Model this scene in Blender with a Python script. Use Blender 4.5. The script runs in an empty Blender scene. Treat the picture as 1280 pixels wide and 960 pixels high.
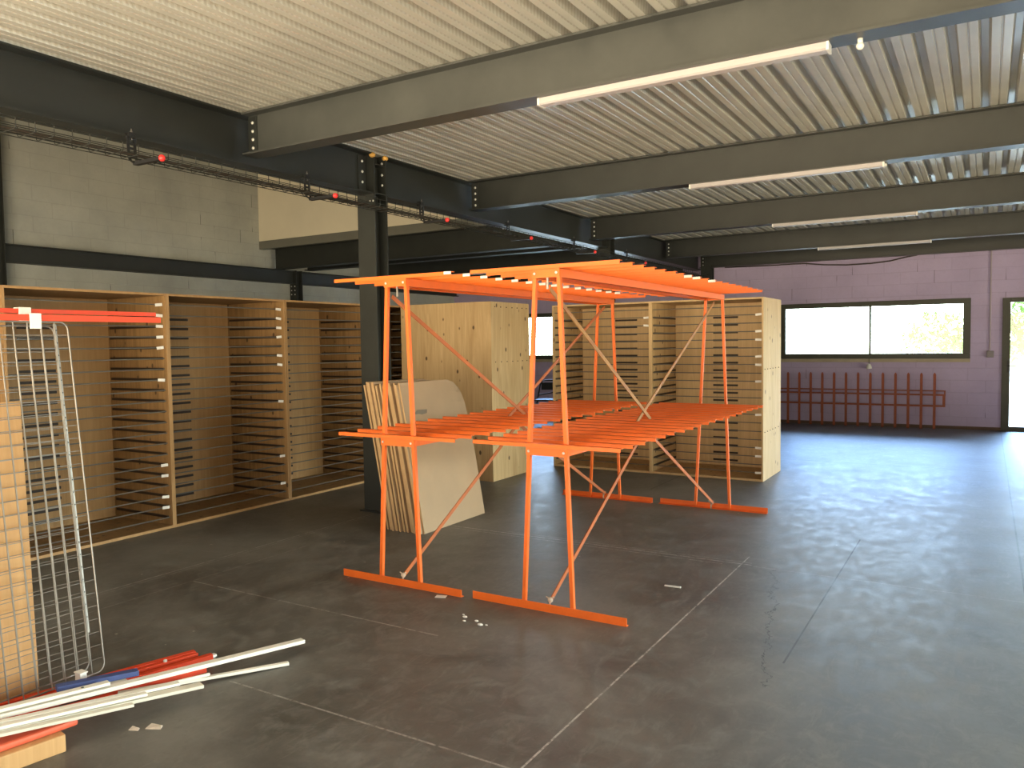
import bpy, math, random
from mathutils import Vector, Matrix
random.seed(7)
S = bpy.context.scene
COL = S.collection
PI = math.pi

# ------------------------------------------------------------------ materials
class NT:
    def __init__(self, name):
        self.m = bpy.data.materials.new(name); self.m.use_nodes = True
        self.t = self.m.node_tree; self.b = self.t.nodes['Principled BSDF']
    def n(self, typ, **kw):
        nd = self.t.nodes.new(typ)
        for k, v in kw.items(): setattr(nd, k, v)
        return nd
    def l(self, a, b): self.t.links.new(a, b)
    def math(self, op, a, b=None, clamp=False):
        nd = self.n('ShaderNodeMath', operation=op); nd.use_clamp = clamp
        for i, x in enumerate((a, b)):
            if x is None: continue
            if isinstance(x, (int, float)): nd.inputs[i].default_value = x
            else: self.l(x, nd.inputs[i])
        return nd.outputs[0]
    def mix(self, fac, a, b):
        nd = self.n('ShaderNodeMix', data_type='RGBA')
        for sock, x in ((nd.inputs[0], fac), (nd.inputs[6], a), (nd.inputs[7], b)):
            if isinstance(x, (int, float)): sock.default_value = x
            elif isinstance(x, tuple): sock.default_value = (*x, 1)
            else: self.l(x, sock)
        return nd.outputs[2]
    def ramp(self, fac, p0, p1, c0=(0, 0, 0), c1=(1, 1, 1)):
        nd = self.n('ShaderNodeValToRGB'); e = nd.color_ramp.elements
        e[0].position = p0; e[1].position = p1; e[0].color = (*c0, 1); e[1].color = (*c1, 1)
        self.l(fac, nd.inputs[0]); return nd.outputs[0]
    def coord(self, scale=(1, 1, 1), rot=(0, 0, 0), kind='Object'):
        tc = self.n('ShaderNodeTexCoord'); mp = self.n('ShaderNodeMapping')
        mp.inputs['Scale'].default_value = scale; mp.inputs['Rotation'].default_value = rot
        self.l(tc.outputs[kind], mp.inputs[0]); return mp.outputs[0]
    def geo(self, scale=(1, 1, 1)):
        g = self.n('ShaderNodeNewGeometry'); mp = self.n('ShaderNodeMapping')
        mp.inputs['Scale'].default_value = scale
        self.l(g.outputs['Position'], mp.inputs[0]); return mp.outputs[0]
    def noise(self, vec, scale, detail=4, rough=.5, dist=0.0):
        nd = self.n('ShaderNodeTexNoise'); nd.inputs['Scale'].default_value = scale
        nd.inputs['Detail'].default_value = detail; nd.inputs['Roughness'].default_value = rough
        nd.inputs['Distortion'].default_value = dist
        self.l(vec, nd.inputs['Vector']); return nd.outputs[0]
    def bump(self, h, strength=.3, dist=.01):
        nd = self.n('ShaderNodeBump'); nd.inputs['Strength'].default_value = strength
        nd.inputs['Distance'].default_value = dist
        self.l(h, nd.inputs['Height']); self.l(nd.outputs[0], self.b.inputs['Normal'])
    def set(self, **kw):
        for k, v in kw.items():
            s = self.b.inputs[k.replace('_', ' ')]
            if isinstance(v, tuple): s.default_value = (*v, 1) if len(v) == 3 else v
            elif isinstance(v, (int, float)): s.default_value = v
            else: self.l(v, s)
        return self.m

def paint(name, c, rough=.5, metal=0.0, var=.25, scale=6.0, c2=None):
    k = NT(name); v = k.geo()
    n = k.noise(v, scale, 5, .6)
    dark = tuple(x*(1-var) for x in c) if c2 is None else c2
    col = k.mix(k.ramp(n, .3, .7), dark, c)
    r = k.math('ADD', k.math('MULTIPLY', n, .15), rough-.07)
    return k.set(Base_Color=col, Roughness=r, Metallic=metal)

def plywood(name, c, dark, knots=True, seams=True):
    k = NT(name); v = k.coord((7, 7, .55)); n = k.noise(v, 2.2, 6, .6, 1.2)
    v2 = k.coord((40, 40, 1.2)); n2 = k.noise(v2, 2.0, 3, .5)
    col = k.mix(k.ramp(n, .3, .72), dark, c)
    col = k.mix(k.math('MULTIPLY', k.ramp(n2, .45, .75), .5), col, dark)
    if knots:
        vk = k.coord((4.2, 4.2, 2.6)); vo = k.n('ShaderNodeTexVoronoi'); vo.inputs['Scale'].default_value = 2.0
        vo.inputs['Randomness'].default_value = 1.0
        k.l(vk, vo.inputs['Vector'])
        kn = k.ramp(vo.outputs['Distance'], .10, .15, (1, 1, 1), (0, 0, 0))
        col = k.mix(k.math('MULTIPLY', kn, .9), col, (.06, .03, .012))
    k.bump(n2, .12, .003)
    return k.set(Base_Color=col, Roughness=.62)

M = {}
M['steel'] = paint('dark_grey_steel_paint', (.026, .029, .028), .38, .0, .3, 3.0)
M['steel_old'] = paint('worn_dark_steel_paint', (.022, .025, .023), .55, .0, .35, 5.0)
M['orange'] = paint('orange_paint', (.86, .150, .008), .5, 0, .12, 9)
M['orange_shaded'] = paint('shaded_orange_paint', (.48, .125, .025), .65, 0, .35, 7, (.33, .085, .025))  # rack orange darkened for the braces, their shade put into the colour
M['orange_shaded_gold'] = paint('shaded_gold_orange_paint', (.40, .20, .06), .6, 0, .35, 7, (.30, .12, .04))  # golden variant of the brace orange, shade likewise mixed into the colour
M['red'] = paint('red_orange_paint', (.74, .055, .010), .55, 0, .15, 9)
M['rust'] = paint('rust_red_paint', (.36, .085, .035), .6, 0, .3, 9)
M['skirt'] = paint('brown_skirting', (.13, .075, .05), .7, 0, .3, 6)
M['steel_lit'] = paint('lit_steel_paint', (.062, .065, .062), .4, .0, .3, 2.0, (.036, .039, .038))  # lighter copy of the steel paint, daylight on the nearest beam mixed in
M['white'] = paint('white_lacquer', (.86, .83, .74), .45, 0, .08, 4)
M['offwhite'] = paint('aged_white_wood', (.74, .70, .60), .55, 0, .18, 6)
M['plastic'] = paint('white_plastic', (.82, .80, .76), .4, 0, .05, 4)
M['blue'] = paint('blue_paint', (.055, .085, .25), .5, 0, .25, 20)
M['black'] = paint('black_metal', (.012, .012, .014), .5, 0, .3, 8)
M['cable'] = paint('cable_sheath', (.055, .04, .03), .6, 0, .5, 14)
M['cap'] = paint('red_plastic_cap', (.85, .04, .04), .4, 0, .1, 8)
M['wire'] = paint('zinc_wire', (.30, .28, .26), .42, .6, .25, 10)
M['bolt'] = paint('zinc_bolt', (.75, .75, .73), .35, .5, .15, 10)
M['foam'] = paint('yellow_expanding_foam', (.75, .42, .10), .8, 0, .3, 20)
M['rod'] = paint('grey_steel_rod', (.16, .15, .14), .5, .3, .25, 7)
M['rail'] = paint('dark_wood_rail', (.03, .016, .010), .6, 0, .3, 7)
M['tube'] = paint('lamp_housing_white', (.50, .47, .49), .35, 0, .05, 4)
M['tube_yellowish'] = paint('yellowish_lamp_housing', (.62, .52, .30), .6, 0, .1, 4)  # yellowish housing colour for the lights along the main beam
M['tag'] = paint('paper_tag', (.85, .84, .82), .6, 0, .06, 20)
M['twine'] = paint('twine', (.62, .52, .42), .8, 0, .3, 30)
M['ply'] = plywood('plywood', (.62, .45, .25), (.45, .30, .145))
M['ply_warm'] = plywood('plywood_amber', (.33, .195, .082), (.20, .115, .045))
M['ply_edge'] = plywood('plywood_edge', (.42, .25, .11), (.32, .18, .07), knots=False)
M['ply_edge_pale'] = plywood('plywood_edge_pale', (.62, .44, .24), (.50, .34, .17), knots=False)
M['chip'] = plywood('tan_board', (.62, .365, .16), (.50, .28, .11), knots=False)
M['card_face'] = paint('brown_board_face', (.41, .285, .175), .75, 0, .12, 3)
M['card_edge'] = plywood('board_edge', (.62, .42, .22), (.44, .28, .14), knots=False)
M['tape'] = paint('brown_tape', (.20, .15, .09), .45, 0, .3, 10)
M['sill'] = paint('cream_sill', (.45, .38, .27), .6, 0, .2, 5)
M['alu'] = paint('olive_window_frame', (.060, .062, .045), .5, 0, .25, 5)
M['render'] = paint('cream_plaster', (.72, .66, .53), .85, 0, .10, 1.2)
M['fascia'] = paint('grey_fascia', (.16, .16, .14), .6, 0, .2, 3)
M['conduit'] = paint('conduit_plastic', (.42, .36, .42), .5, 0, .1, 4)
M['socket'] = paint('grey_plastic', (.25, .22, .24), .5, 0, .1, 4)
M['ext_ground'] = paint('pale_concrete_ground', (.60, .60, .52), .9, 0, .2, .8)
M['leaf'] = paint('leaf_green', (.20, .34, .06), .7, 0, .5, 5)
M['bark'] = paint('bark', (.16, .11, .07), .9, 0, .3, 8)

def mat_deck():
    k = NT('galvanised_deck'); v = k.geo()
    # embossed slanted dimples on the webs (webs are the slanted faces)
    g = k.n('ShaderNodeNewGeometry'); sp = k.n('ShaderNodeSeparateXYZ'); k.l(g.outputs['Normal'], sp.inputs[0])
    web = k.ramp(k.math('ABSOLUTE', sp.outputs['X']), .35, .5)
    pp = k.n('ShaderNodeSeparateXYZ'); k.l(g.outputs['Position'], pp.inputs[0])
    ph = k.math('ADD', k.math('MULTIPLY', pp.outputs['Y'], 2*PI/.034), k.math('MULTIPLY', pp.outputs['Z'], 70.0))
    wv = k.math('MULTIPLY', k.math('ADD', k.math('SINE', ph), 1), .5)
    dim = k.math('MULTIPLY', web, k.ramp(wv, .35, .6))
    n = k.noise(v, 2.2, 5, .6)
    n2 = k.noise(k.geo((1, .15, 1)), 9, 3, .5)
    col = k.mix(k.ramp(n, .25, .75), (.52, .51, .475), (.66, .645, .595))
    col = k.mix(k.math('MULTIPLY', dim, .38), col, (.40, .36, .30))
    k.bump(k.math('ADD', k.math('MULTIPLY', dim, -1), k.math('MULTIPLY', n2, .1)), .3, .004)
    return k.set(Base_Color=col, Roughness=k.math('ADD', k.math('MULTIPLY', n2, .16), .25), Metallic=.3)
M['deck'] = mat_deck()

def mat_block(name, c, c2, joint, bw=.5, bh=.2, reveal=.5, dirty=None, axis='X'):
    k = NT(name)
    g = k.n('ShaderNodeNewGeometry'); sp = k.n('ShaderNodeSeparateXYZ'); k.l(g.outputs['Position'], sp.inputs[0])
    cb = k.n('ShaderNodeCombineXYZ'); k.l(sp.outputs[axis], cb.inputs[0]); k.l(sp.outputs['Z'], cb.inputs[1])
    br = k.n('ShaderNodeTexBrick'); k.l(cb.outputs[0], br.inputs['Vector'])
    br.inputs['Scale'].default_value = 1; br.inputs['Brick Width'].default_value = bw; br.inputs['Row Height'].default_value = bh
    br.inputs['Mortar Size'].default_value = .007; br.inputs['Mortar Smooth'].default_value = .4
    br.offset = .5
    for s in ('Color1', 'Color2'): br.inputs[s].default_value = (1, 1, 1, 1)
    br.inputs['Mortar'].default_value = (0, 0, 0, 1)
    mort = k.math('SUBTRACT', 1, br.outputs['Color'])
    v = k.geo()
    n = k.noise(v, 1.3, 6, .62); n2 = k.noise(v, 30, 4, .6); n3 = k.noise(v, 2.6, 2, .5)
    col = k.mix(k.ramp(n, .3, .7), c2, c)
    col = k.mix(k.math('MULTIPLY', k.ramp(n2, .5, .8), .18), col, tuple(x*.6 for x in c))
    # vertical joints stand open and dark only in patches
    vx = k.math('MODULO', k.math('ADD', sp.outputs[axis], 100), bw)
    vis = k.math('MULTIPLY', mort, k.ramp(n3, .52, .62))
    col = k.mix(k.math('MULTIPLY', mort, .22), col, tuple(x*.55 for x in c))
    sc = k.n('ShaderNodeTexNoise'); sc.inputs['Scale'].default_value = 2.2
    mp = k.n('ShaderNodeMapping'); mp.inputs['Scale'].default_value = (2.2, 2.2, .8)
    k.l(g.outputs['Position'], mp.inputs[0]); k.l(mp.outputs[0], sc.inputs['Vector'])
    crack = k.math('MULTIPLY', k.ramp(k.math('FRACT', k.math('DIVIDE', k.math('ADD', sp.outputs[axis], 100), bw/2)), .015, .03, (1, 1, 1), (0, 0, 0)),
                   k.ramp(sc.outputs[0], .60, .64))
    crack = k.math('MULTIPLY', crack, mort)
    col = k.mix(k.math('MULTIPLY', crack, reveal), col, joint)
    k.bump(k.math('ADD', k.math('MULTIPLY', mort, -1), k.math('MULTIPLY', n2, .25)), .35, .006)
    return k.set(Base_Color=col, Roughness=.85)
M['purple'] = mat_block('purple_block_wall', (.53, .44, .65), (.44, .365, .55), (.05, .04, .05), reveal=.9)
M['grey'] = mat_block('grey_block_wall', (.42, .43, .40), (.31, .32, .30), (.03, .03, .028), reveal=1, axis='Y')
M['greyx'] = mat_block('grey_block_wall_b', (.42, .42, .38), (.34, .345, .32), (.03, .03, .028), reveal=.5, axis='X')

def mat_floor():
    k = NT('polished_dark_concrete')
    g = k.n('ShaderNodeNewGeometry'); sp = k.n('ShaderNodeSeparateXYZ'); k.l(g.outputs['Position'], sp.inputs[0])
    X, Y = sp.outputs['X'], sp.outputs['Y']
    v = k.geo()
    n1 = k.noise(v, .9, 8, .62, .6); n2 = k.noise(v, 5.5, 8, .65, 1.4); n3 = k.noise(k.geo((1, 2.6, 1)), 14, 5, .6, .6)
    col = k.mix(k.ramp(n1, .38, .64), (.062, .059, .054), (.148, .142, .130))
    col = k.mix(k.math('MULTIPLY', k.ramp(n2, .48, .72), .6), col, (.20, .195, .182))
    n4 = k.noise(k.geo((1.6, .5, 1)), 11, 6, .7, .8)
    col = k.mix(k.math('MULTIPLY', k.ramp(n4, .52, .70), .45), col, (.225, .222, .20))
    col = k.mix(k.math('MULTIPLY', k.ramp(k.noise(v, 28, 4, .7), .55, .72), .25), col, (.05, .048, .044))
    col = k.mix(k.math('MULTIPLY', k.ramp(n3, .60, .8), .35), col, (.20, .19, .175))
    wob = k.math('MULTIPLY', k.math('SUBTRACT', k.noise(v, 3, 3, .5), .5), .02)
    def seg(coord, c, w, lo_axis, lo, hi, wobble=True):
        a = k.math('ADD', coord, wob) if wobble else coord
        d = k.math('ABSOLUTE', k.math('SUBTRACT', a, c))
        m = k.math('LESS_THAN', d, w)
        m = k.math('MULTIPLY', m, k.math('GREATER_THAN', lo_axis, lo))
        return k.math('MULTIPLY', m, k.math('LESS_THAN', lo_axis, hi))
    brk = k.ramp(k.noise(v, 22, 4, .75), .38, .56)
    chalk = None
    for (c, co, w, ax, lo, hi, s) in (
        (X, -1.385, .0045, Y, 2.1, 5.45, .9), (X, -1.385, .003, Y, -3, 2.1, .4),
        (Y, 5.245, .005, X, -3.9, -1.32, .8), (Y, 5.185, .004, X, -3.9, -1.5, .6), (Y, 5.29, .004, X, -3.3, -1.33, .5), (Y, 5.22, .004, X, -1.3, 4.0, .3),
        (X, -4.66, .006, Y, 2.2, 5.3, .45), (X, -4.62, .004, Y, 2.6, 5.3, .3), (X, -4.36, .005, Y, 2.2, 4.2, .28),
        (Y, 3.2, .005, X, -4.35, -2.4, .45), (Y, 2.3, .005, X, -2.9, -1.4, .5)):
        m = k.math('MULTIPLY', seg(c, co, w, ax, lo, hi, False), s)
        chalk = m if chalk is None else k.math('MAXIMUM', chalk, m)
    chalk = k.math('MULTIPLY', chalk, brk)
    col = k.mix(chalk, col, (.48, .46, .43))
    dark = None
    for (c, co, w, ax, lo, hi) in ((X, -.785, .0045, Y, 3.7, 6.3), (X, .215, .006, Y, 3, 14.7), (Y, 10.18, .008, X, -5, 5), (X, -2.9, .006, Y, 7.5, 14.7)):
        m = seg(c, co, w, ax, lo, hi, False)
        dark = m if dark is None else k.math('MAXIMUM', dark, m)
    # wandering crack
    cx = k.math('ADD', k.math('MULTIPLY', Y, -.19), k.math('MULTIPLY', k.math('SUBTRACT', k.noise(v, 5, 5, .7), .5), .28))
    crack = k.math('LESS_THAN', k.math('ABSOLUTE', k.math('SUBTRACT', X, k.math('ADD', cx, -.16))), .004)
    crack = k.math('MULTIPLY', crack, k.math('MULTIPLY', k.math('GREATER_THAN', Y, 3.4), k.math('LESS_THAN', Y, 5.2)))
    dark = k.math('MAXIMUM', dark, crack)
    col = k.mix(k.math('MULTIPLY', dark, .8), col, (.012, .011, .010))
    # chips of plaster and paint
    vo = k.n('ShaderNodeTexVoronoi'); vo.inputs['Scale'].default_value = 5.5; k.l(k.geo((1, 1, .001)), vo.inputs['Vector'])
    spk = k.math('MULTIPLY', k.math('LESS_THAN', vo.outputs['Distance'], .045), k.math('GREATER_THAN', k.noise(v, 1.7, 2, .5), .56))
    col = k.mix(k.math('MULTIPLY', spk, .6), col, (.45, .42, .36))
    r = k.math('ADD', k.math('MULTIPLY', k.ramp(n2, .3, .75), .16), .36)
    r = k.math('ADD', r, k.math('MULTIPLY', k.ramp(n4, .4, .7), .10))
    r = k.math('ADD', r, k.math('MULTIPLY', k.ramp(n1, .3, .7), .06))
    k.bump(k.math('ADD', k.math('MULTIPLY', n3, .3), k.math('MULTIPLY', dark, -1)), .06, .004)
    return k.set(Base_Color=col, Roughness=r, Specular_IOR_Level=.75)
M['floor'] = mat_floor()

def mat_glass():
    m = bpy.data.materials.new('window_glass'); m.use_nodes = True; t = m.node_tree
    for n in list(t.nodes): t.nodes.remove(n)
    o = t.nodes.new('ShaderNodeOutputMaterial'); mx = t.nodes.new('ShaderNodeMixShader')
    tr = t.nodes.new('ShaderNodeBsdfTransparent'); gl = t.nodes.new('ShaderNodeBsdfGlossy')
    gl.inputs['Roughness'].default_value = .03; tr.inputs[0].default_value = (.95, .97, .96, 1)
    fr = t.nodes.new('ShaderNodeFresnel'); fr.inputs[0].default_value = 1.45
    t.links.new(fr.outputs[0], mx.inputs[0]); t.links.new(tr.outputs[0], mx.inputs[1]); t.links.new(gl.outputs[0], mx.inputs[2])
    t.links.new(mx.outputs[0], o.inputs[0]); return m
M['glass'] = mat_glass()

# ------------------------------------------------------------------ mesh helpers
class MB:
    def __init__(s): s.v = []; s.f = []; s.mi = []; s.cur = 0
    def quad8(s, p):
        b = len(s.v); s.v += [tuple(q) for q in p]
        for q in ((0,3,2,1),(4,5,6,7),(0,1,5,4),(1,2,6,5),(2,3,7,6),(3,0,4,7)):
            s.f.append(tuple(b+i for i in q)); s.mi.append(s.cur)
        return s
    def box(s, x0, x1, y0, y1, z0, z1):
        return s.quad8([(x0,y0,z0),(x1,y0,z0),(x1,y1,z0),(x0,y1,z0),(x0,y0,z1),(x1,y0,z1),(x1,y1,z1),(x0,y1,z1)])
    def bar(s, a, b, w, h, up=(0,0,1)):
        a, b, up = Vector(a), Vector(b), Vector(up); d = (b-a).normalized()
        sd = d.cross(up)
        if sd.length < 1e-4: sd = d.cross(Vector((1,0,0)))
        sd.normalize(); u = sd.cross(d).normalized(); sd *= w/2; u *= h/2
        return s.quad8([a-sd-u, a+sd-u, b+sd-u, b-sd-u, a-sd+u, a+sd+u, b+sd+u, b-sd+u])
    def tube(s, pts, r, n=8, closed=False):
        pts = [Vector(p) for p in pts]; base = len(s.v); k = len(pts)
        up = Vector((0.13, 0.21, 0.97))
        for i, p in enumerate(pts):
            if closed: d = pts[(i+1) % k] - pts[i-1]
            else: d = pts[min(i+1, k-1)] - pts[max(i-1, 0)]
            d.normalize(); a = d.cross(up)
            if a.length < .05: a = d.cross(Vector((1, 0, 0)))
            a.normalize(); b = d.cross(a)
            for j in range(n):
                t = 2*PI*j/n; s.v.append(tuple(p + a*math.cos(t)*r + b*math.sin(t)*r))
        rng = k if closed else k-1
        for i in range(rng):
            for j in range(n):
                i2 = (i+1) % k
                s.f.append((base+i*n+j, base+i*n+(j+1) % n, base+i2*n+(j+1) % n, base+i2*n+j)); s.mi.append(s.cur)
        if not closed:
            s.f.append(tuple(base+j for j in range(n))); s.mi.append(s.cur)
            s.f.append(tuple(base+(k-1)*n+j for j in reversed(range(n)))); s.mi.append(s.cur)
        return s
    def prism(s, prof, a, b, axis):
        """profile (u, w) swept from a to b along axis 'X' or 'Y'."""
        base = len(s.v); n = len(prof)
        for t in (a, b):
            for (u, w) in prof: s.v.append((t, u, w) if axis == 'X' else (u, t, w))
        for j in range(n):
            s.f.append((base+j, base+(j+1) % n, base+n+(j+1) % n, base+n+j)); s.mi.append(s.cur)
        s.f.append(tuple(base+j for j in reversed(range(n)))); s.mi.append(s.cur)
        s.f.append(tuple(base+n+j for j in range(n))); s.mi.append(s.cur)
        return s
    def ball(s, c, r, nu=8, nv=5, sc=(1, 1, 1)):
        base = len(s.v); c = Vector(c)
        s.v.append(tuple(c+Vector((0, 0, -r*sc[2]))))
        for i in range(1, nv):
            ph = -PI/2 + PI*i/nv
            for j in range(nu):
                th = 2*PI*j/nu
                s.v.append((c.x+r*sc[0]*math.cos(ph)*math.cos(th), c.y+r*sc[1]*math.cos(ph)*math.sin(th), c.z+r*sc[2]*math.sin(ph)))
        s.v.append(tuple(c+Vector((0, 0, r*sc[2])))); top = len(s.v)-1
        for j in range(nu):
            s.f.append((base, base+1+(j+1) % nu, base+1+j)); s.mi.append(s.cur)
            for i in range(nv-2):
                a = base+1+i*nu
                s.f.append((a+j, a+(j+1) % nu, a+nu+(j+1) % nu, a+nu+j)); s.mi.append(s.cur)
            a = base+1+(nv-2)*nu
            s.f.append((a+j, a+(j+1) % nu, top)); s.mi.append(s.cur)
        return s
    def mesh(s, name, mats, off=(0, 0, 0)):
        me = bpy.data.meshes.new(name)
        me.from_pydata([(x-off[0], y-off[1], z-off[2]) for x, y, z in s.v], [], s.f)
        for m in (mats if isinstance(mats, (list, tuple)) else [mats]): me.materials.append(m)
        if any(s.mi): me.polygons.foreach_set('material_index', s.mi)
        me.update()
        import bmesh
        bm = bmesh.new(); bm.from_mesh(me); bmesh.ops.recalc_face_normals(bm, faces=bm.faces); bm.to_mesh(me); bm.free()
        return me

OFF = {}
def build(name, mb, mats, parent=None, bevel=0, smooth=False):
    """mb is in the coordinates of the thing (parent); links one mesh object."""
    me = mb.mesh(name, mats); o = bpy.data.objects.new(name, me); COL.objects.link(o)
    if parent is not None: o.parent = parent
    if bevel:
        md = o.modifiers.new('bevel', 'BEVEL'); md.width = bevel; md.segments = 2; md.limit_method = 'ANGLE'
    if smooth:
        for p in me.polygons: p.use_smooth = True
    return o
def tag(o, label, cat, group=None, kind='thing'):
    o['label'] = label; o['category'] = cat
    if group: o['group'] = group
    if kind: o['kind'] = kind
    return o
def thing(name, label, cat, loc=(0, 0, 0), rotz=0, group=None, rot=None):
    o = bpy.data.objects.new(name, None); COL.objects.link(o); o.empty_display_size = .1
    o.location = loc; o.rotation_euler = rot if rot else (0, 0, rotz)
    return tag(o, label, cat, group)
def struct(name, mb, mats, parent=None, **kw):
    o = build(name, mb, mats, parent, **kw)
    if parent is None: o['kind'] = 'structure'
    return o
def inst(o, loc, parent=None, rot=None):
    c = o.copy(); COL.objects.link(c); c.location = loc
    if rot: c.rotation_euler = rot
    if parent is not None: c.parent = parent
    return c

# ------------------------------------------------------------------ the shell
YW = 14.72; XL = -10.4; XR = 5.4; YB = -1.3; ZD = 3.19
fl = struct('floor', MB().box(XL-.2, XR+.2, YB-.2, YW+.2, -.2, 0), M['floor'])

def wall_boxes(mb, u0, u1, z0, z1, holes, put):
    us = sorted({u0, u1, *[h[0] for h in holes], *[h[1] for h in holes]}); us = [u for u in us if u0 <= u <= u1]
    zs = sorted({z0, z1, *[h[2] for h in holes], *[h[3] for h in holes]})
    for a, b in zip(us, us[1:]):
        run = None
        for c, d in zip(zs, zs[1:]):
            mu, mz = (a+b)/2, (c+d)/2
            hole = any(h[0] < mu < h[1] and h[2] < mz < h[3] for h in holes)
            if hole:
                if run: put(a, b, *run); run = None
            else: run = (run[0], d) if run else (c, d)
        if run: put(a, b, *run)

W1 = (-3.21, -.22, 1.155, 2.13); W2 = (-8.98, -5.99, 1.155, 2.13); D1 = (.215, 2.9, 0, 2.11)
mb = MB(); wall_boxes(mb, XL, XR, 0, 3.3, [W1, W2, D1], lambda a, b, c, d: mb.box(a, b, YW, YW+.2, c, d))
struct('wall_far', mb, M['purple'])
mb = MB().box(XL-.2, XL, YB, YW+.2, 0, 6.4)
struct('wall_left', mb, M['grey'])
# back wall behind the camera; unseen gate opening, guessed and sized for the daylight
GATE = (-6.4, 1.2, 0, 2.3); mb = MB()
wall_boxes(mb, XL, XR, 0, 6.4, [GATE], lambda a, b, c, d: mb.box(a, b, YB-.2, YB, c, d))
struct('wall_back', mb, M['greyx'])
OPEN_R = (1.0, 12.0, .1, 2.55); mb = MB()
wall_boxes(mb, YB, YW+.2, 0, 3.3, [OPEN_R], lambda a, b, c, d: mb.box(XR, XR+.2, a, b, c, d))
struct('wall_right', mb, M['purple'])
# upper store: plaster guard walls above the mezzanine edge, roof over the void
YF = 9.12
struct('wall_upper', MB().box(XL, -4.72, YF+.02, YF+.14, 3.255, 6.4), M['render'])
struct('wall_guard', MB().box(-4.82, -4.72, YB, YF, 3.27, 6.4), M['render'])
struct('ceiling_upper', MB().box(XL-.2, -4.6, YB-.2, YF+.3, 6.4, 6.5), M['render'])

def deck_mesh(x0, x1, y0, y1):
    mb = MB(); p = .1635; prof = []; x = x0
    n = int(round((x1-x0)/p))
    for i in range(n):
        a = x0 + i*p
        prof += [(a, ZD), (a+.042, ZD), (a+.047, ZD+.006), (a+.053, ZD+.006), (a+.058, ZD), (a+.098, ZD), (a+.112, ZD+.058), (a+.149, ZD+.058)]
    prof.append((x0+n*p, ZD))
    base = len(mb.v)
    for y in (y0, y1):
        for u, w in prof: mb.v.append((u, y, w))
    k = len(prof)
    for j in range(k-1): mb.f.append((j, j+1, k+j+1, k+j)); mb.mi.append(0)
    return mb
struct('ceiling', deck_mesh(-4.74, XR, YB, YW), M['deck'])
struct('ceiling_bay', deck_mesh(XL, -4.75, YF+.1, YW), M['deck'])
struct('ceiling_slab', MB().box(-4.7, XR, YB, YW, ZD+.075, ZD+.14).box(XL, -4.7, YF+.14, YW, ZD+.075, ZD+.14), M['greyx'])

# windows and door
def window(n, w, mull):
    r = bpy.data.objects.new('window_%d' % n, None); COL.objects.link(r); r['kind'] = 'structure'
    x0, x1, z0, z1 = w; t = .085; y0, y1 = YW-.02, YW+.07
    r.location = ((x0+x1)/2, YW, z0); ox, oz = r.location.x, z0
    mb = MB()
    for b in ((x0, x1, z1-t, z1), (x0, x1, z0, z0+t), (x0, x0+t+.02, z0+t, z1-t), (x1-t-.02, x1, z0+t, z1-t)):
        mb.box(b[0]-ox, b[1]-ox, y0-YW, y1-YW, b[2]-oz, b[3]-oz)
    build('window_frame', mb, M['alu'], r, bevel=.004)
    build('mullion', MB().box(mull-.016-ox, mull+.016-ox, -.01, .06, t, z1-z0-t), M['alu'], r)
    build('glass_pane', MB().box(x0+t-ox, mull-.02-ox, .03, .036, t, z1-z0-t), M['glass'], r)
    build('glass_pane', MB().box(mull+.02-ox, x1-t-ox, .03, .036, t, z1-z0-t), M['glass'], r)
    build('window_sill', MB().box(x0-.02-ox, x1-ox, -.06, .1, -.06, -.002), M['sill'], r, bevel=.004)
    return r
window(1, W1, -1.71); window(2, W2, -7.48)
d = bpy.data.objects.new('door_1', None); COL.objects.link(d); d['kind'] = 'structure'; d.location = (D1[0], YW, 0)
mb = MB(); L = D1[1]-D1[0]
for a, b, c, e in ((0, .11, 0, 2.11), (L-.11, L, 0, 2.11), (.11, L-.11, 2.04, 2.11), (.11, L-.11, 0, .07), (L/2-.09, L/2+.09, .07, 2.04)):
    mb.box(a, b, -.03, .06, c, e)
build('door_frame', mb, M['alu'], d, bevel=.004)
build('glass_pane', MB().box(.11, L/2-.09, .03, .036, .07, 2.04), M['glass'], d)
build('glass_pane', MB().box(L/2+.09, L-.11, .03, .036, .07, 2.04), M['glass'], d)
build('door_handle', MB().tube([(.085, -.03, 1.04), (.085, -.08, 1.04), (.20, -.085, 1.04)], .010).box(.07, .10, -.04, -.028, .93, 1.12), M['black'], d)
# unseen side glazing in the right wall, guessed for the daylight
mb = MB(); a, b, c, e = OPEN_R
for i in range(6):
    y = a+(b-a)*i/5; mb.box(XR, XR+.08, y-.04, y+.04, c, e)
mb.box(XR, XR+.08, a, b, c, c+.07).box(XR, XR+.08, a, b, e-.07, e)
r = struct('window_3', mb, M['alu'])
build('glass_pane', MB().box(XR+.04, XR+.045, a, b, c+.07, e-.07), M['glass'], r)
struct('baseboard_far', MB().box(XL, D1[0], YW-.012, YW, 0, .05), M['skirt'])

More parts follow.
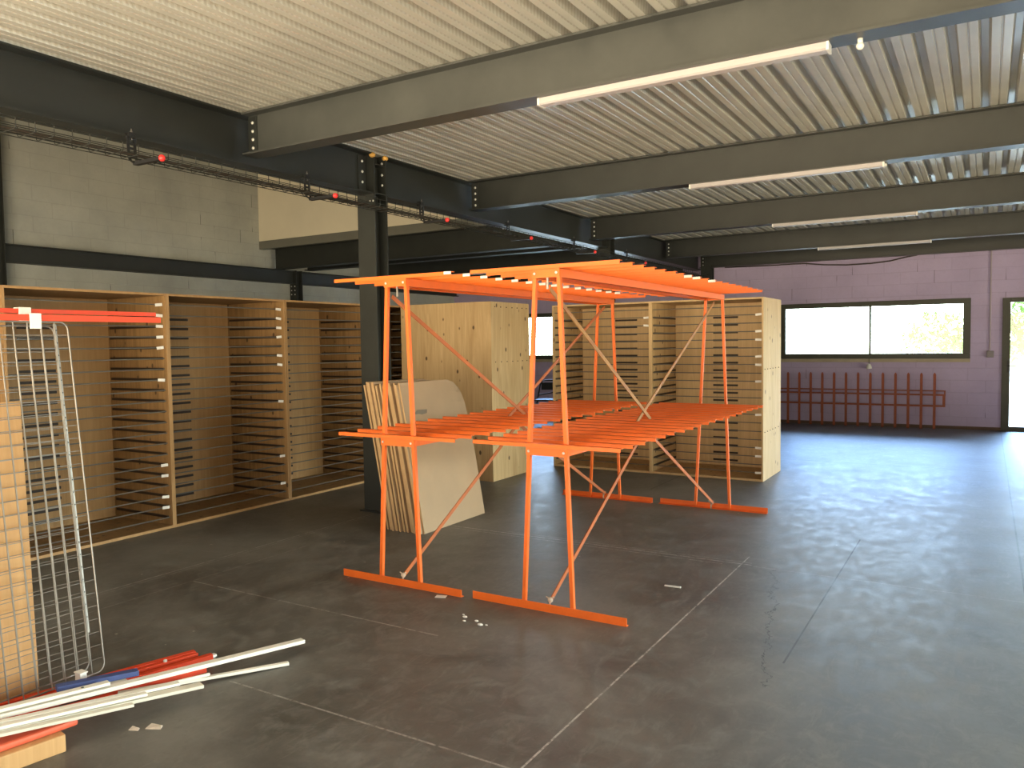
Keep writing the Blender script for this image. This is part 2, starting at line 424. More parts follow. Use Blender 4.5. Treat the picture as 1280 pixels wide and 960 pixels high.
# ------------------------------------------------------------------ steel frame
def ibeam(axis, c, a, b, z0, z1, w, tf=.013, tw=.009):
    """I profile centred on c, swept a..b."""
    h = w/2; t = tw/2
    prof = [(c-h, z0), (c+h, z0), (c+h, z0+tf), (c+t, z0+tf), (c+t, z1-tf), (c+h, z1-tf), (c+h, z1), (c-h, z1), (c-h, z1-tf), (c-t, z1-tf), (c-t, z0+tf), (c-h, z0+tf)]
    return MB().prism(prof, a, b, axis)
XM = -4.72
def bolts(pts, axis, parent, r=.013):
    for p in pts:
        q = MB().ball((0, 0, 0), r, 8, 4, (.7, 1, 1) if axis == 'X' else (1, .7, 1))
        o = build('bolt', q, M['bolt'], parent, smooth=True); o.location = p
CY0, CY1 = 5.36, 5.53
for (y0, y1, lab, seg) in ((YB+.02, CY0-.01, 'heavy dark grey I-beam running from above the mesh panels to the bolted column', 0),
                      (CY1+.01, 10.36, 'dark I-beam continuing behind the bolted column with cross beams bolted to it', 1),
                      (10.54, YW-.02, 'last length of dark main I-beam reaching the purple wall', 2)):
    t = thing('steel_beam', lab, 'beam', (XM, y0, 2.83))
    mb = ibeam('Y', 0, 0, y1-y0, 0, ZD-2.83-.004, .19)
    build('beam_profile', mb, M['steel'], t)
    if seg == 0:
        build('end_plate', MB().box(.008, .02, y1-y0-.10, y1-y0-.005, .03, .33), M['steel'], t)
        bolts([(.024, y1-y0-.055, z) for z in (.10, .19, .28)], 'X', t)
# cross beams to the right of the main beam
CB = [(1.03, 'I-beam overhead of the gate end'), (4.005, 'nearest bolted cross beam, pale grey where daylight strikes its web'),
      (6.905, 'second bolted cross beam from the gate, carrying two overlapping strip lights'),
      (9.80, 'third cross beam from the gate, dark with a thin strip light below'), (12.72, 'fourth cross beam from the gate, low against the purple wall'),
      (14.585, 'dark beam lying tight against the top of the purple wall')]
for i, (yc, lab) in enumerate(CB):
    if i == 0: continue
    z0 = 2.886 if i < 5 else 2.86
    t = thing('cross_beam', lab, 'beam', (XM+.10, yc, z0), group='cross beams under the corrugated deck')
    build('beam_profile', ibeam('X', 0, -.002, XR-.005-XM-.10, 0, ZD-z0-.004, .15 if i < 5 else .13), M['steel_lit' if i == 1 else 'steel'], t)
    build('end_plate', MB().box(-.002, .085, -.012, -.0045, .02, .28), M['steel'], t)
    bolts([(.045, -.014, z) for z in (.055, .115, .175, .235)], 'Y', t)
# fascia and beams of the mezzanine bay on the left
t = thing('edge_beam', 'grey fascia beam carrying the cream upper wall across the void', 'beam', (XL+.02, YF, 2.79))
build('fascia', MB().box(.0, -4.91-XL-.02, 0, .09, .33, .46), M['fascia'], t)
build('beam_profile', ibeam('X', .22, .14, -4.91-XL-.02, .0, .35, .16), M['steel_old'], t)
for yc, lab in ((12.05, 'dark beam in the shadowed bay behind the bolted column, pale strip light below'), (14.4, 'dark beam at the back of the shadowed bay')):
    t = thing('bay_beam', lab, 'beam', (XL+.02, yc, 2.80))
    build('beam_profile', ibeam('X', 0, 0, -4.91-XL-.02, 0, ZD-2.80-.004, .16), M['steel_old'], t)
t = thing('bay_beam', 'black I-beam in shadow just behind the grey fascia', 'beam', (XL+.02, 10.2, 2.84))
build('beam_profile', ibeam('X', 0, 0, -4.91-XL-.02, 0, ZD-2.84-.004, .16), M['steel_old'], t)

def column(x, y, z1, lab, w=.20, dpt=.17, parts=False):
    t = thing('steel_column', lab, 'column', (x, y, 0))
    mb = MB().box(-w/2, w/2, 0, .014, 0.012, z1).box(-w/2, w/2, dpt-.014, dpt, 0.012, z1).box(-.005, .005, .014, dpt-.014, 0.012, z1)
    build('column_profile', mb, M['steel_old'], t)
    build('base_plate', MB().box(-w/2-.03, w/2+.03, -.03, dpt+.03, 0, .012), M['steel'], t)
    return t
t = column(XM, CY0, ZD-.005, 'dark steel H column with bolts and yellow foam at its top')
build('stiffener', MB().box(.0, .095, .014, .156, 2.835, 2.847).box(.0, .095, .014, .156, 3.09, 3.10), M['steel'], t)
bolts([(.012+.05, .150, z) for z in (2.93, 3.02, 3.12)], 'Y', t, .012)
bolts([(.085, -.004, 2.77), (.05, -.004, 2.77)], 'Y', t, .010)
for y in (.0, .17):
    f = build('foam_blob', MB().ball((0, 0, 0), .026, 8, 6, (1.1, 1.2, .9)), M['foam'], t, smooth=True); f.location = (.085, y, 3.168)
f['label'] = 'yellow foam blob'
column(XM+.02, 10.37, 2.83+.34, 'dark steel column rising behind the orange racks, second from the gate')
column(-4.5, YW-.21, 2.9, 'dark steel column standing against the purple wall')
# frame on the left wall
for y, lab in ((4.93, 'black steel post on the grey wall at the picture edge'), (9.78, 'black steel post on the grey wall above the wooden racks')):
    t = thing('wall_post', lab, 'column', (XL+.09, y, 0))
    top = 6.3 if y < 6 else 2.81
    build('post_profile', MB().box(-.08, .08, 0, .012, 0, top).box(-.08, .08, .13, .142, 0, top).box(-.004, .004, .012, .13, 0, top), M['steel_old'], t)
    bolts([(x, -.004, z) for x in (-.05, .0, .05) for z in (2.62, 2.68, 2.74)] if y < 6 else [(x, -.004, z) for x in (-.04, .04) for z in (2.40, 2.47, 2.54)], 'Y', t, .012)
for a, b, lab in ((YB+.02, 4.926, 'short stretch of black wall beam before the steel wall post at the picture edge'),
                  (5.076, 9.776, 'long black steel beam along the grey block wall above the amber racks'),
                  (9.926, YW-.02, 'black wall beam in the shadowed bay behind the bolted column')):
    t = thing('wall_beam', lab, 'beam', (XL+.085, a, 2.58))
    build('beam_profile', ibeam('Y', 0, 0, b-a, 0, .225, .13), M['steel_old'], t)

# strip lights
def strip(lab, loc, L, axis, grp, w=.06, h=.037, arm=False):
    t = thing('ceiling_light', lab, 'light', loc, rotz=0 if axis == 'X' else PI/2, group=grp)
    build('housing', MB().prism([(-w/2, h), (-w/2, .008), (-w/2+.01, 0), (w/2-.01, 0), (w/2, .008), (w/2, h)], 0, L, 'X'), M['tube_yellowish' if arm else 'tube'], t)
    if arm:
        for x in (.25, L-.25): build('mount_arm', MB().box(x-.015, x+.015, -.046, -w/2, .0, .012), M['black'], t)
    build('end_cap', MB().box(-.012, 0, -w/2-.002, w/2+.002, -.002, h), M['plastic'], t)
    build('end_cap', MB().box(L, L+.012, -w/2-.002, w/2+.002, -.002, h), M['plastic'], t)
    return t
G = 'strip lights under the cross beams'
zb = 2.886
strip('long white strip light under the nearest cross beam', (-2.19, 4.005, zb-.037), 1.53, 'X', G, .075)
strip('white strip light under the second cross beam', (-2.27, 6.905, zb-.037), 1.55, 'X', G, .07)
strip('thin pale batten overlapping the strip light of the second cross beam', (-1.46, 6.965, zb-.020), .75, 'X', G, .03, .02)
strip('thin white strip light under the third cross beam', (-2.21, 9.80, zb-.037), 1.53, 'X', G)
strip('thin white strip light under the fourth cross beam', (-2.2, 12.72, zb-.037), 1.5, 'X', G)
G = 'strip lights along the main beam'
strip('strip light along the main beam, first beyond the bolted column', (-4.86, 7.95, 2.868-.02), 1.45, 'Y', G, .07, .04, True)
strip('strip light along the main beam, middle of the three', (-4.86, 9.45, 2.868-.02), 1.45, 'Y', G, .07, .04, True)
strip('strip light along the main beam, farthest of the three', (-4.86, 11.0, 2.868-.02), 1.45, 'Y', G, .07, .04, True)
strip('pale strip light in the dark bay behind the bolted column', (-9.1, 12.05, 2.763), 2.9, 'X', None, .07)

# small things on the beams
o = build('detector_knob', MB().ball((0, 0, 0), .018, 10, 6).tube([(0, 0, .012), (0, 0, .034)], .012), M['plastic'], smooth=True)
o.location = (-.52, 4.02, zb-.034); tag(o, 'small round white knob under the nearest cross beam', 'sensor')

# cable tray
XT0, XT1, ZT = -4.56, -4.38, 2.665
t = thing('cable_tray', 'wire basket cable tray hung along the main beam', 'cable tray', (XT0, 0, ZT))
mb = MB(); W = XT1-XT0; H = .058; y0, y1 = -1.2, 14.3; r = .0028
for (x, z) in ((0, H), (0, .02), (0, 0), (W/3, 0), (2*W/3, 0), (W, 0), (W, .02), (W, H)):
    mb.tube([(x, y0, z), (x, y1, z)], r, 5)
for i in range(int((y1-y0)/.1)):
    y = y0+.05+i*.1
    mb.tube([(0, y, H), (0, y, .01), (.01, y, 0), (W-.01, y, 0), (W, y, .01), (W, y, H)], r, 5)
build('wire_basket', mb, M['steel_old'], t)
t = thing('cable_bundle', 'brown and black cables lying in the wire tray', 'cables', (XT0, 0, ZT+.004))
for j, (x, rr) in enumerate(((.06, .006), (.085, .007), (.11, .005))):
    pts = [(x+.008*math.sin(k*.9+j*2), y0+k*.5, rr+.002+0+.004*abs(math.sin(k*1.3+j))) for k in range(int((y1-y0)/.5)+1)]
    build('cable', MB().tube(pts, rr, 6), M['cable'], t, smooth=True)
def bracket():
    t = thing('hanging_bracket', 'x', 'bracket', (0, 0, 0), group='brackets holding the cable tray')
    mb = MB()
    # slotted strap: two rails and rungs, bent at the foot into an arm
    path = [(-.05, .0, .165), (-.054, 0, .12), (-.052, 0, .05), (-.038, 0, .012), (-.005, 0, -.008)]
    for s in (-.022, .022):
        for a, b in zip(path, path[1:]): mb.bar((a[0], s, a[2]), (b[0], s, b[2]), .018, .006, (1, 0, 0))
    for z in (.15, .12, .09, .06, .035): mb.box(-.056, -.049, -.03, .03, z-.007, z+.007)
    build('strap', mb, M['black'], t)
    build('arm', MB().bar((-.02, 0, -.008), (.235, 0, -.010), .035, .022), M['black'], t)
    build('red_cap', MB().ball((.245, 0, -.008), .021, 10, 6), M['cap'], t, smooth=True)
    build('clamp', MB().box(-.09, -.04, -.022, .022, .154, .165).box(-.09, -.04, -.022, .022, .179, .187).box(-.06, -.042, -.022, .022, .154, .187), M['black'], t)
    b = build('bolt', MB().tube([(-.05, 0, .14), (-.05, 0, .212)], .004, 6).ball((-.05, 0, .195), .008, 8, 4), M['rod'], t)
    return t
b0 = bracket()
labs = ['black bracket with red cap above the mesh panels, nearest of the tray brackets', 'black bracket with red cap between the first cross beam and the column',
        'black bracket with red cap just beyond the bolted column', 'black tray bracket beside the start of the beam strip lights', 'black tray bracket between the beam strip lights', 'distant black tray bracket near the purple wall']
for i, y in enumerate((3.06, 4.55, 6.02, 7.6, 9.25, 11.0)):
    if i == 0: b = b0
    else:
        b = b0.copy(); COL.objects.link(b)
        for ch in b0.children:
            c = ch.copy(); COL.objects.link(c); c.parent = b
    b.location = (-4.56, y, 2.665); b['label'] = labs[i]

# ------------------------------------------------------------------ wooden storage racks
LEV = [.088+.0885*k for k in range(21)]
proto = {}
def pmesh(key, mb, mat):
    if key not in proto: proto[key] = mb.mesh(key, mat)
    return proto[key]
def put(name, me, parent, loc):
    o = bpy.data.objects.new(name, me); COL.objects.link(o); o.parent = parent; o.location = loc; return o
def storage(loc, rotz, bays, bw, lab, ply, edge, tags, rods=True, seed=1, H=1.95, D=.82):
    rnd = random.Random(seed)
    t = thing('storage_rack', lab, 'shelving', loc, rotz, 'tall plywood storage racks')
    T = .018; W = bays*bw
    def panel(name, x0, x1, y0, y1, z0, z1):
        mb = MB().box(x0, x1, y0, y1, z0, z1)
        for i, q in enumerate(((0,3,2,1),(4,5,6,7),(0,1,5,4),(1,2,6,5),(2,3,7,6),(3,0,4,7))):
            mb.mi[i] = 1 if i == 2 else 0
        return build(name, mb, [ply, edge], t)
    panel('side_panel', 0, T, 0, D, 0, H); panel('side_panel', W-T, W, 0, D, 0, H)
    panel('top_panel', T, W-T, 0, D, H-T, H); panel('bottom_panel', T, W-T, 0.0, D, .0, .022)
    panel('back_panel', T, W-T, D-.015, D, .022, H-T)
    for i in range(1, bays): panel('divider', i*bw-T, i*bw+T, 0.0, D-.015, .022, H-T)
    if rods:
        for i in range(bays):
            xa = i*bw+T; xb = (i+1)*bw-T; L = xb-xa
            fr = pmesh('front_rod%.3f' % L, MB().tube([(0, 0, 0), (L, 0, 0)], .0055, 6), M['rod'])
            sr = pmesh('side_rail', MB().box(-.006, .006, 0, D-.10, -.010, .010), M['rail'])
            bb = pmesh('back_bar', MB().box(-.145, .145, -.012, 0, -.011, .011), M['rail'])
            for k, z in enumerate(LEV):
                put('front_rod', fr, t, (xa, .035, z+rnd.uniform(-.002, .002)))
                if k > 19: continue
                put('side_rail', sr, t, (xa+.006, .05, z)); put('side_rail', sr, t, (xb-.006, .05, z))
                put('back_bar', bb, t, ((xa+xb)/2, D-.015, z))
            tg = pmesh('label_tag', MB().box(-.032, .032, -.002, .0, -.012, .012), M['tag'])
            for k in tags[i]:
                o = put('label_tag', tg, t, (xb-.04, .028, LEV[k])); o.rotation_euler = (0, rnd.uniform(-.12, .12), 0)
    return t
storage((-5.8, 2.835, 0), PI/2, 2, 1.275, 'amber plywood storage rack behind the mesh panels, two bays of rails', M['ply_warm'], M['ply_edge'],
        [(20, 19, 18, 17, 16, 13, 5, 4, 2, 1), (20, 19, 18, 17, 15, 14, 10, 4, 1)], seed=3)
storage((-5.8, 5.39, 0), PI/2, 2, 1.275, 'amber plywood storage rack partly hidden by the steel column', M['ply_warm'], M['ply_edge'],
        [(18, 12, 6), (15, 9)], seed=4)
pale = storage((-4.505, 8.42, 0), 0, 2, 1.2525, 'pale plywood storage rack standing alone before the purple wall', M['ply'], M['ply_edge_pale'],
        [(19, 18, 4), (19, 17, 16, 14, 13, 11, 7, 3, 2, 0)], seed=5)
t = storage((-4.565, 7.96, 0), PI, 1, 1.235, 'plywood storage rack turned backwards showing its plain knotty back', M['ply'], M['ply_edge_pale'],
        [(3,)], rods=False, seed=6, H=1.955)
def screws(t, pts):  # dark screw heads along the fixings
    t = t
    me = pmesh('screw', MB().ball((0, 0, 0), .006, 6, 4), M['black'])
    for p in pts: put('screw', me, t, p)
screws(t, [(-.002, y, z) for y in (.06, .16, .27, .38, .50, .62, .74) for z in (1.30, 1.90, .55)])
screws(pale, [(2.507, y, z) for y in (.06, .18, .30, .42, .55, .70) for z in (1.19, .52)])
# ------------------------------------------------------------------ orange racks
def rack(loc, n, pitch, w0, w1, lab, tips, brass, dxp=0.0):
    t = thing('drying_rack', lab, 'rack', loc, 0, 'orange metal slatted racks'); O = M['orange']
    LEN = 3.12; f0, f1 = 0.0, w1+.02
    def X(bot, top, z): return bot+(top-bot)*z/1.9
    Lb, Lt, Rb, Rt = .305+dxp, .405+dxp, .615+dxp, .550+dxp
    for y in (0.0, LEN):
        s = 1 if y == 0 else -1
        # foot: angle iron with an upright front face
        ft = MB().box(f0, f1, y-.003, y+.003, 0, .045).box(f0, f1, min(y, y+s*.04), max(y, y+s*.022), 0, .004)
        build('foot', ft, O, t)
        for (b, tp) in ((Lb, Lt), (Rb, Rt)):
            mb = MB().bar((b, y+s*.02, .005), (tp, y+s*.02, 1.895), .021, .024, (0, 1, 0))
            build('post', mb, O, t)
        for z0, z1 in ((1.856, 1.903), (.876, .920)):
            z = (z0+z1)/2
            build('tie_plate', MB().box(X(Lb, Lt, z)-.012, X(Rb, Rt, z)+.012, y-.001 if s > 0 else y-.005, y+.005 if s > 0 else y+.001, z0, z1), O, t)
            for x in (X(Lb, Lt, z)+.006, X(Rb, Rt, z)-.006):
                o = build('bolt', MB().ball((0, 0, 0), .0085, 8, 4, (1, .6, 1)), M['bolt'], t, smooth=True); o.location = (x, y-s*.005, z)
    for z0, z1 in ((1.855, 1.900), (.880, .922)):
        for (b, tp, s) in ((Lb, Lt, 1), (Rb, Rt, -1)):
            x = X(b, tp, z1)-s*.012
            build('rail', MB().box(x-.003, x+.003, .006, LEN-.006, z0, z1).box(min(x, x+s*.028), max(x, x+s*.028), .006, LEN-.006, z0, z0+.004), M['orange'], t)
    sl = MB().box(w0, w1, 0, .003, -.004, .017).box(w0, w1, .003, .034, .013, .017)
    me = sl.mesh('slat', O)
    tip = MB().box(-.018, .032, -.002, .0, .001, .017).mesh('end_label', M['tag']); rnd = random.Random(n)
    for lev, z in ((0, 1.906), (1, .928)):
        for k in range(n):
            o = bpy.data.objects.new('slat', me); COL.objects.link(o); o.parent = t
            dx = rnd.uniform(-.006, .006)
            o.location = (dx, -.022+k*pitch, z)
            if lev == 0 and k in tips:
                c = bpy.data.objects.new('end_label', tip); COL.objects.link(c); c.parent = o; c.location = (w1-.032, -.001, 0)
    mid = (X(Lb, Lt, .92)+X(Rb, Rt, .92))/2; Ym = LEN*.5-.1; B1 = M['orange_shaded']; B2 = M['orange_shaded_gold'] if brass else M['orange_shaded']
    xt = (Lt+Rt)/2; xb = (Lb+Rb)/2
    up0 = (xt-.01, .07, 1.80) if brass else (Lt+.012, .045, 1.80)
    build('brace', MB().bar(up0, (mid+.0, Ym+.12, .938), .006, .026, (0, .5, .9)), B2, t)
    build('brace', MB().bar((xt+.01, LEN-.06, 1.83), (mid-.010, Ym-.12, .938), .006, .026, (0, -.5, .9)), B2, t)
    build('brace', MB().bar((xb, .055, .055), (mid, Ym+.05, .90), .006, .026, (0, -.5, .9)), B1, t)
    build('brace', MB().bar((xb+.02, LEN-.055, .055), (mid+.008, Ym-.05, .90), .006, .026, (0, .5, .9)), B1, t)
    build('brace_clip', MB().box(xt-.006, xt+.006, .02, .025, 1.795, 1.86), M['wire'], t)
    for y in (.045, LEN-.045):
        mb = MB().ball((xb, y, .055), .016, 7, 5).tube([(xb, y, .055), (xb-.006, y, .02), (xb, y-.01, .006)], .006, 5).tube([(xb, y, .06), (xb-.03, y+.005, .068)], .004, 5).tube([(xb, y, .06), (xb+.022, y, .075)], .004, 5)
        build('twine_knot', mb, M['twine'], t)
    return t
t = rack((-3.578, 3.765, 0), 17, .190, .0, .915, 'orange slatted metal rack, the one nearer the cardboard-brown board stack', (0, 1, 2, 3, 4, 5, 6, 7, 8, 9, 10, 11, 12, 13), False)
t = rack((-2.575, 3.785, 0), 19, .168, .03, .955, 'orange slatted metal rack standing nearer the far window', (7, 8, 10), True, .035)
o = build('paper_scrap', MB().box(-.03, .035, -.022, .022, 0, .002), M['tag']); o.location = (-2.76, 3.715, .0005); o.rotation_euler = (0, 0, .35)
tag(o, 'small folded white paper scrap at the foot of the orange rack', 'paper')
o = build('chalk_chip', MB().box(-.05, .05, -.008, .008, 0, .006), M['tag']); o.location = (-1.62, 4.55, 0); o.rotation_euler = (0, 0, .1)
tag(o, 'small white chip lying alone on the dark floor', 'chip')
for (x, y, s) in ((-2.43, 3.49, .018), (-2.40, 3.44, .012), (-2.34, 3.47, .015), (-2.29, 3.43, .02), (-2.46, 3.52, .01), (-2.26, 3.445, .01)):
    o = build('plaster_crumb', MB().ball((0, 0, s*.25), s*.6, 6, 4, (1.5, 1, .5)), M['tag']); o.location = (x, y, 0)
    tag(o, 'tiny white plaster crumb on the floor between the two rack feet', 'crumb', 'plaster crumbs on the floor')

# dismantled orange shelf leaning on the purple wall
t = thing('rack_shelf', 'dull orange slatted shelf frame stood on its side against the purple wall', 'rack', (-3.9, YW-.16, 0), group=None)
for k in range(17):
    x = .105+k*.1925
    mb = MB().box(x-.02, x+.02, -.004, 0, .0, .90).box(x-.016, x-.012, 0, .03, .0, .90)
    mb.quad8([(x-.016, -.004, .9), (x+.016, -.004, .9), (x+.016, .0, .9), (x-.016, .0, .9), (x-.004, -.004, .925), (x+.004, -.004, .925), (x+.004, .0, .925), (x-.004, .0, .925)])
    build('slat', mb, M['rust'], t)
for z0, z1, y in ((.545, .572, .035), (.362, .392, .035)): build('rail', MB().box(0, 3.34, y, y+.02, z0, z1), M['rust'], t)
build('rail', MB().box(0, 3.34, .10, .12, .612, .630), M['rust'], t)
build('rail', MB().box(3.30, 3.34, .035, .055, .392, .545).box(3.32, 3.34, .055, .11, .54, .63), M['rust'], t)

# cable, conduit, socket box and pull knob on the purple wall
pts = [(-4.2, YW-.02, 2.86), (-3.4, YW-.015, 2.845), (-2.8, YW-.015, 2.845), (-2.45, YW-.015, 2.80), (-2.1, YW-.015, 2.775), (-1.7, YW-.015, 2.775), (-1.4, YW-.015, 2.80), (-1.15, YW-.015, 2.85), (-1.0, YW-.015, 2.87)]
tag(build('hanging_cable', MB().tube(pts, .011, 6), M['cable'], smooth=True), 'dark cable sagging along the top of the purple wall', 'cable')
o = build('cable_conduit', MB().tube([(0, 0, 0), (0, 0, 1.6)], .011, 8), M['conduit']); o.location = (.05, YW-.014, 1.27); tag(o, 'thin vertical conduit on the purple wall between window and door', 'conduit')
t = thing('switch_box', 'small grey switch box below the conduit beside the door', 'switch', (.055, YW-.03, 1.17))
build('housing', MB().box(-.05, .05, -.02, .03, 0, .105), M['socket'], t, bevel=.008)
build('rocker', MB().box(-.03, .03, -.026, -.02, .025, .08), M['socket'], t)
t = thing('pull_knob', 'small white pull knob hanging below the window mullion', 'knob', (-1.71, YW-.085, .985))
mb = MB(); prof = [(.045, 0), (.045, .015), (.036, .05), (.026, .075), (.01, .085)]
for (r0, z0), (r1, z1) in zip(prof, prof[1:]):
    b = len(mb.v)
    for r_, z_ in ((r0, z0), (r1, z1)):
        for j in range(12): mb.v.append((r_*math.cos(j*PI/6), r_*math.sin(j*PI/6), z_))
    for j in range(12): mb.f.append((b+j, b+(j+1) % 12, b+12+(j+1) % 12, b+12+j)); mb.mi.append(0)
mb.f.append(tuple(range(12))); mb.mi.append(0)
build('bell', mb, M['plastic'], t); build('cord', MB().tube([(0, 0, .08), (0, 0, .17)], .006, 6), M['alu'], t)
# folding chair near the purple wall
t = thing('folding_chair', 'black tubular folding chair half hidden behind the pale rack', 'chair', (-7.05, 13.0, 0), .3)
mb = MB()
build('back_frame', MB().tube([(-.30, .16, 0), (-.22, 0, .39), (-.15, -.02, .72), (-.11, -.02, .79), (-.04, -.02, .80), (.18, -.02, .80), (.25, -.02, .78), (.29, -.02, .72), (.30, 0, .39), (.32, .16, 0)], .014, 8), M['black'], t, smooth=True)
build('leg_frame', MB().tube([(-.22, -.42, 0), (-.20, -.30, .30), (-.18, 0, .52), (.26, 0, .60), (.28, -.30, .30), (.30, -.42, 0)], .013, 8), M['black'], t, smooth=True)
build('seat', MB().box(-.20, .27, -.36, .02, .43, .455), M['black'], t, bevel=.01)
build('backrest', MB().box(-.13, .26, -.035, -.015, .62, .76), M['black'], t, bevel=.008)

# ------------------------------------------------------------------ leaning brown boards
rnd = random.Random(11); NB = 21; th = .0162; lean = -.225; Y0, Y1 = 4.90, 5.78; HB = 1.195
def board(xb, y0, y1, h, lab, curl=0, gap=0.0):
    """one sheet: bottom edge on the floor at x=xb, top leaning to -x; object origin on the floor."""
    th_ = th-gap; nz = 12; ny = 8; mb = MB(); idx = {}
    for side in (0, 1):
        for i in range(ny+1):
            for k in range(nz+1):
                y = (y1-y0)*i/ny; z = h*k/nz; u = (y+y0-Y0)/(Y1-Y0); w = z/HB
                x = lean*(z/HB) + .02*math.sin(PI*w)*(.3)
                c = curl*max(0, u-.55)**2*max(0, w-.5)**2
                x -= c*6; zz = z-(.085*max(0, (u-.72)/.28)**2*max(0, (w-.8)/.2)**1.5 if curl else 0)
                idx[(side, i, k)] = len(mb.v); mb.v.append((x+(0 if side == 0 else -th_), y, zz))
    def q(a, b, c, d, m): mb.f.append((a, b, c, d)); mb.mi.append(m)
    for i in range(ny):
        for k in range(nz):
            q(idx[0, i, k], idx[0, i+1, k], idx[0, i+1, k+1], idx[0, i, k+1], 0)
            q(idx[1, i, k], idx[1, i, k+1], idx[1, i+1, k+1], idx[1, i+1, k], 0)
        q(idx[0, i, 0], idx[1, i, 0], idx[1, i+1, 0], idx[0, i+1, 0], 1); q(idx[0, i, nz], idx[0, i+1, nz], idx[1, i+1, nz], idx[1, i, nz], 1)
    for k in range(nz):
        q(idx[0, 0, k], idx[0, 0, k+1], idx[1, 0, k+1], idx[1, 0, k], 1); q(idx[0, ny, k], idx[1, ny, k], idx[1, ny, k+1], idx[0, ny, k+1], 1)
    o = build('fibre_board', mb, [M['card_face'], M['card_edge']]); o.location = (xb, y0, 0)
    return tag(o, lab, 'board', 'brown boards leaning on the column')
TOT = .375
for k in range(NB):
    x = -3.79 - k*(TOT-.0)/NB
    xx = x
    g = rnd.uniform(.0002, .0016)
    if k == 0:
        o = board(x, 4.905, Y1, HB, 'front brown board of the leaning stack, with a torn tape patch', curl=.12, gap=g)
        tp = MB(); zc = .965; xo = lean*(zc/HB)+.0045
        tp.v += [(xo+.006, .10, zc-.03), (xo+.006, .16, zc+.005), (xo+.004, .29, zc+.0), (xo+.006, .285, zc-.055), (xo+.007, .18, zc-.03)]
        tp.f.append((0, 4, 3, 2, 1)); tp.mi.append(0)
        c = build('tape_patch', tp, M['tape'], o); c['label'] = 'torn brown tape patch'
    else:
        board(x, Y0-rnd.uniform(-.012, .02)-(.012 if k % 4 == 0 else 0), Y1-rnd.uniform(0, .03), HB-rnd.uniform(0, .03)+.0004*k, 'thin brown board inside the stack leaning beside the column', curl=.12, gap=g)

# ------------------------------------------------------------------ mesh panels, board and bars at the picture edge
def grid_panel(lab, xb, y1, xt, z0, z1, strip_):
    """panel standing on its short edge; y1 is its far end, leaning towards -x."""
    t = thing('mesh_panel', lab, 'mesh panel', (xb, y1, z0), group=None)
    Wd = 1.03; p = .0575; s = (xt-xb)/(z1-z0); H = z1-z0
    P = lambda a, z: (s*z, -a, z)
    R = .035; pts = []
    for (ca, cz, a0) in ((R, H-R, 90), (Wd-R, H-R, 0), (Wd-R, R, -90), (R, R, 180)):
        for q in range(5):
            an = math.radians(a0+90-q*22.5) if True else 0
            pts.append((ca+R*math.cos(an), cz+R*math.sin(an)))
    build('border_rod', MB().tube([P(a, z) for a, z in pts], .0038, 8, closed=True), M['wire'], t, smooth=True)
    mb = MB(); k = 1
    while k*p < Wd-.01: mb.tube([P(k*p, .0), P(k*p, H)], .0026, 6); k += 1
    nn = int(H/.0575)
    for j in range(1, nn+1):
        z = j*H/(nn+1); a = P(0, z); b = P(Wd, z)
        mb.tube([(a[0]-.006, a[1], a[2]), (b[0]-.006, b[1], b[2])], .0017, 5)
    build('wire_grid', mb, M['wire'], t)
    if strip_: 
        mb = MB().bar((P(p, .18)[0]-.009, -p+.006, .18), (P(p, H)[0]-.009, -p+.006, H-.01), .014, .004, (1, 0, 0))
        build('slotted_strip', mb, M['wire'], t)
        mb = MB()
        for j in range(24): z = .25+j*.055; mb.ball((P(p, z)[0]-.006, -p+.007, z), .0035, 6, 4)
        build('slot_mark', mb, M['black'], t)['kind'] = 'stuff'
    return t
grid_panel('front galvanised wire mesh panel standing on the red bars', -3.349, 1.995, -3.530, .070, 1.622, True)
grid_panel('rear galvanised wire mesh panel just behind the front one', -3.415, 1.965, -3.585, .070, 1.605, False)
# tan board behind the panels
o = build('tan_board', MB().quad8([(0, -.9, 0), (0, 0, 0), (-.012, 0, 0), (-.012, -.9, 0), (-.05, -.9, 1.275), (-.05, 0, 1.275), (-.062, 0, 1.275), (-.062, -.9, 1.275)]), M['chip'])
o.location = (-3.52, 1.80, .005); tag(o, 'tan wooden board leaning behind the wire mesh panels', 'board')
# two red bars lying level across the top of the panels, held by a stand outside the frame
t = thing('red_angle_bar', 'upper rear of two level red bars above the mesh panels', 'bar', (-3.62, .50, 1.662), group='level red bars above the mesh panels')
build('bar_profile', MB().box(-.003, 0, 0, 2.0, 0, .020).box(-.03, -.003, 0, 2.0, .017, .020), M['red'], t)
build('white_clip', MB().box(.0, .010, 1.335, 1.385, -.038, .024).box(-.04, .010, 1.335, 1.385, .020, .026), M['plastic'], t, bevel=.002)
t = thing('red_angle_bar', 'lower front of two level red bars above the mesh panels', 'bar', (-3.530, .518, 1.627), group='level red bars above the mesh panels')
build('bar_profile', MB().box(-.004, 0, 0, 1.945, 0, .027).box(-.03, -.004, 0, 1.945, .023, .027), M['red'], t)
build('white_clip', MB().box(.0, .012, 1.315, 1.36, -.035, .030).box(-.04, .012, 1.315, 1.36, .027, .032), M['plastic'], t, bevel=.002)
t = thing('bar_stand', 'orange trestle outside the picture edge carrying the two level red bars', 'stand', (-3.58, .78, 0))
build('foot', MB().box(-.2, .18, -.02, .02, 0, .045), M['orange'], t)
build('post', MB().bar((-.15, 0, .045), (-.05, 0, 1.59), .026, .028, (0, 1, 0)), M['orange'], t)
build('post', MB().bar((.15, 0, .045), (.05, 0, 1.59), .026, .028, (0, 1, 0)), M['orange'], t)
build('tie_plate', MB().box(-.1, .1, -.02, .02, 1.59, 1.62), M['orange'], t)

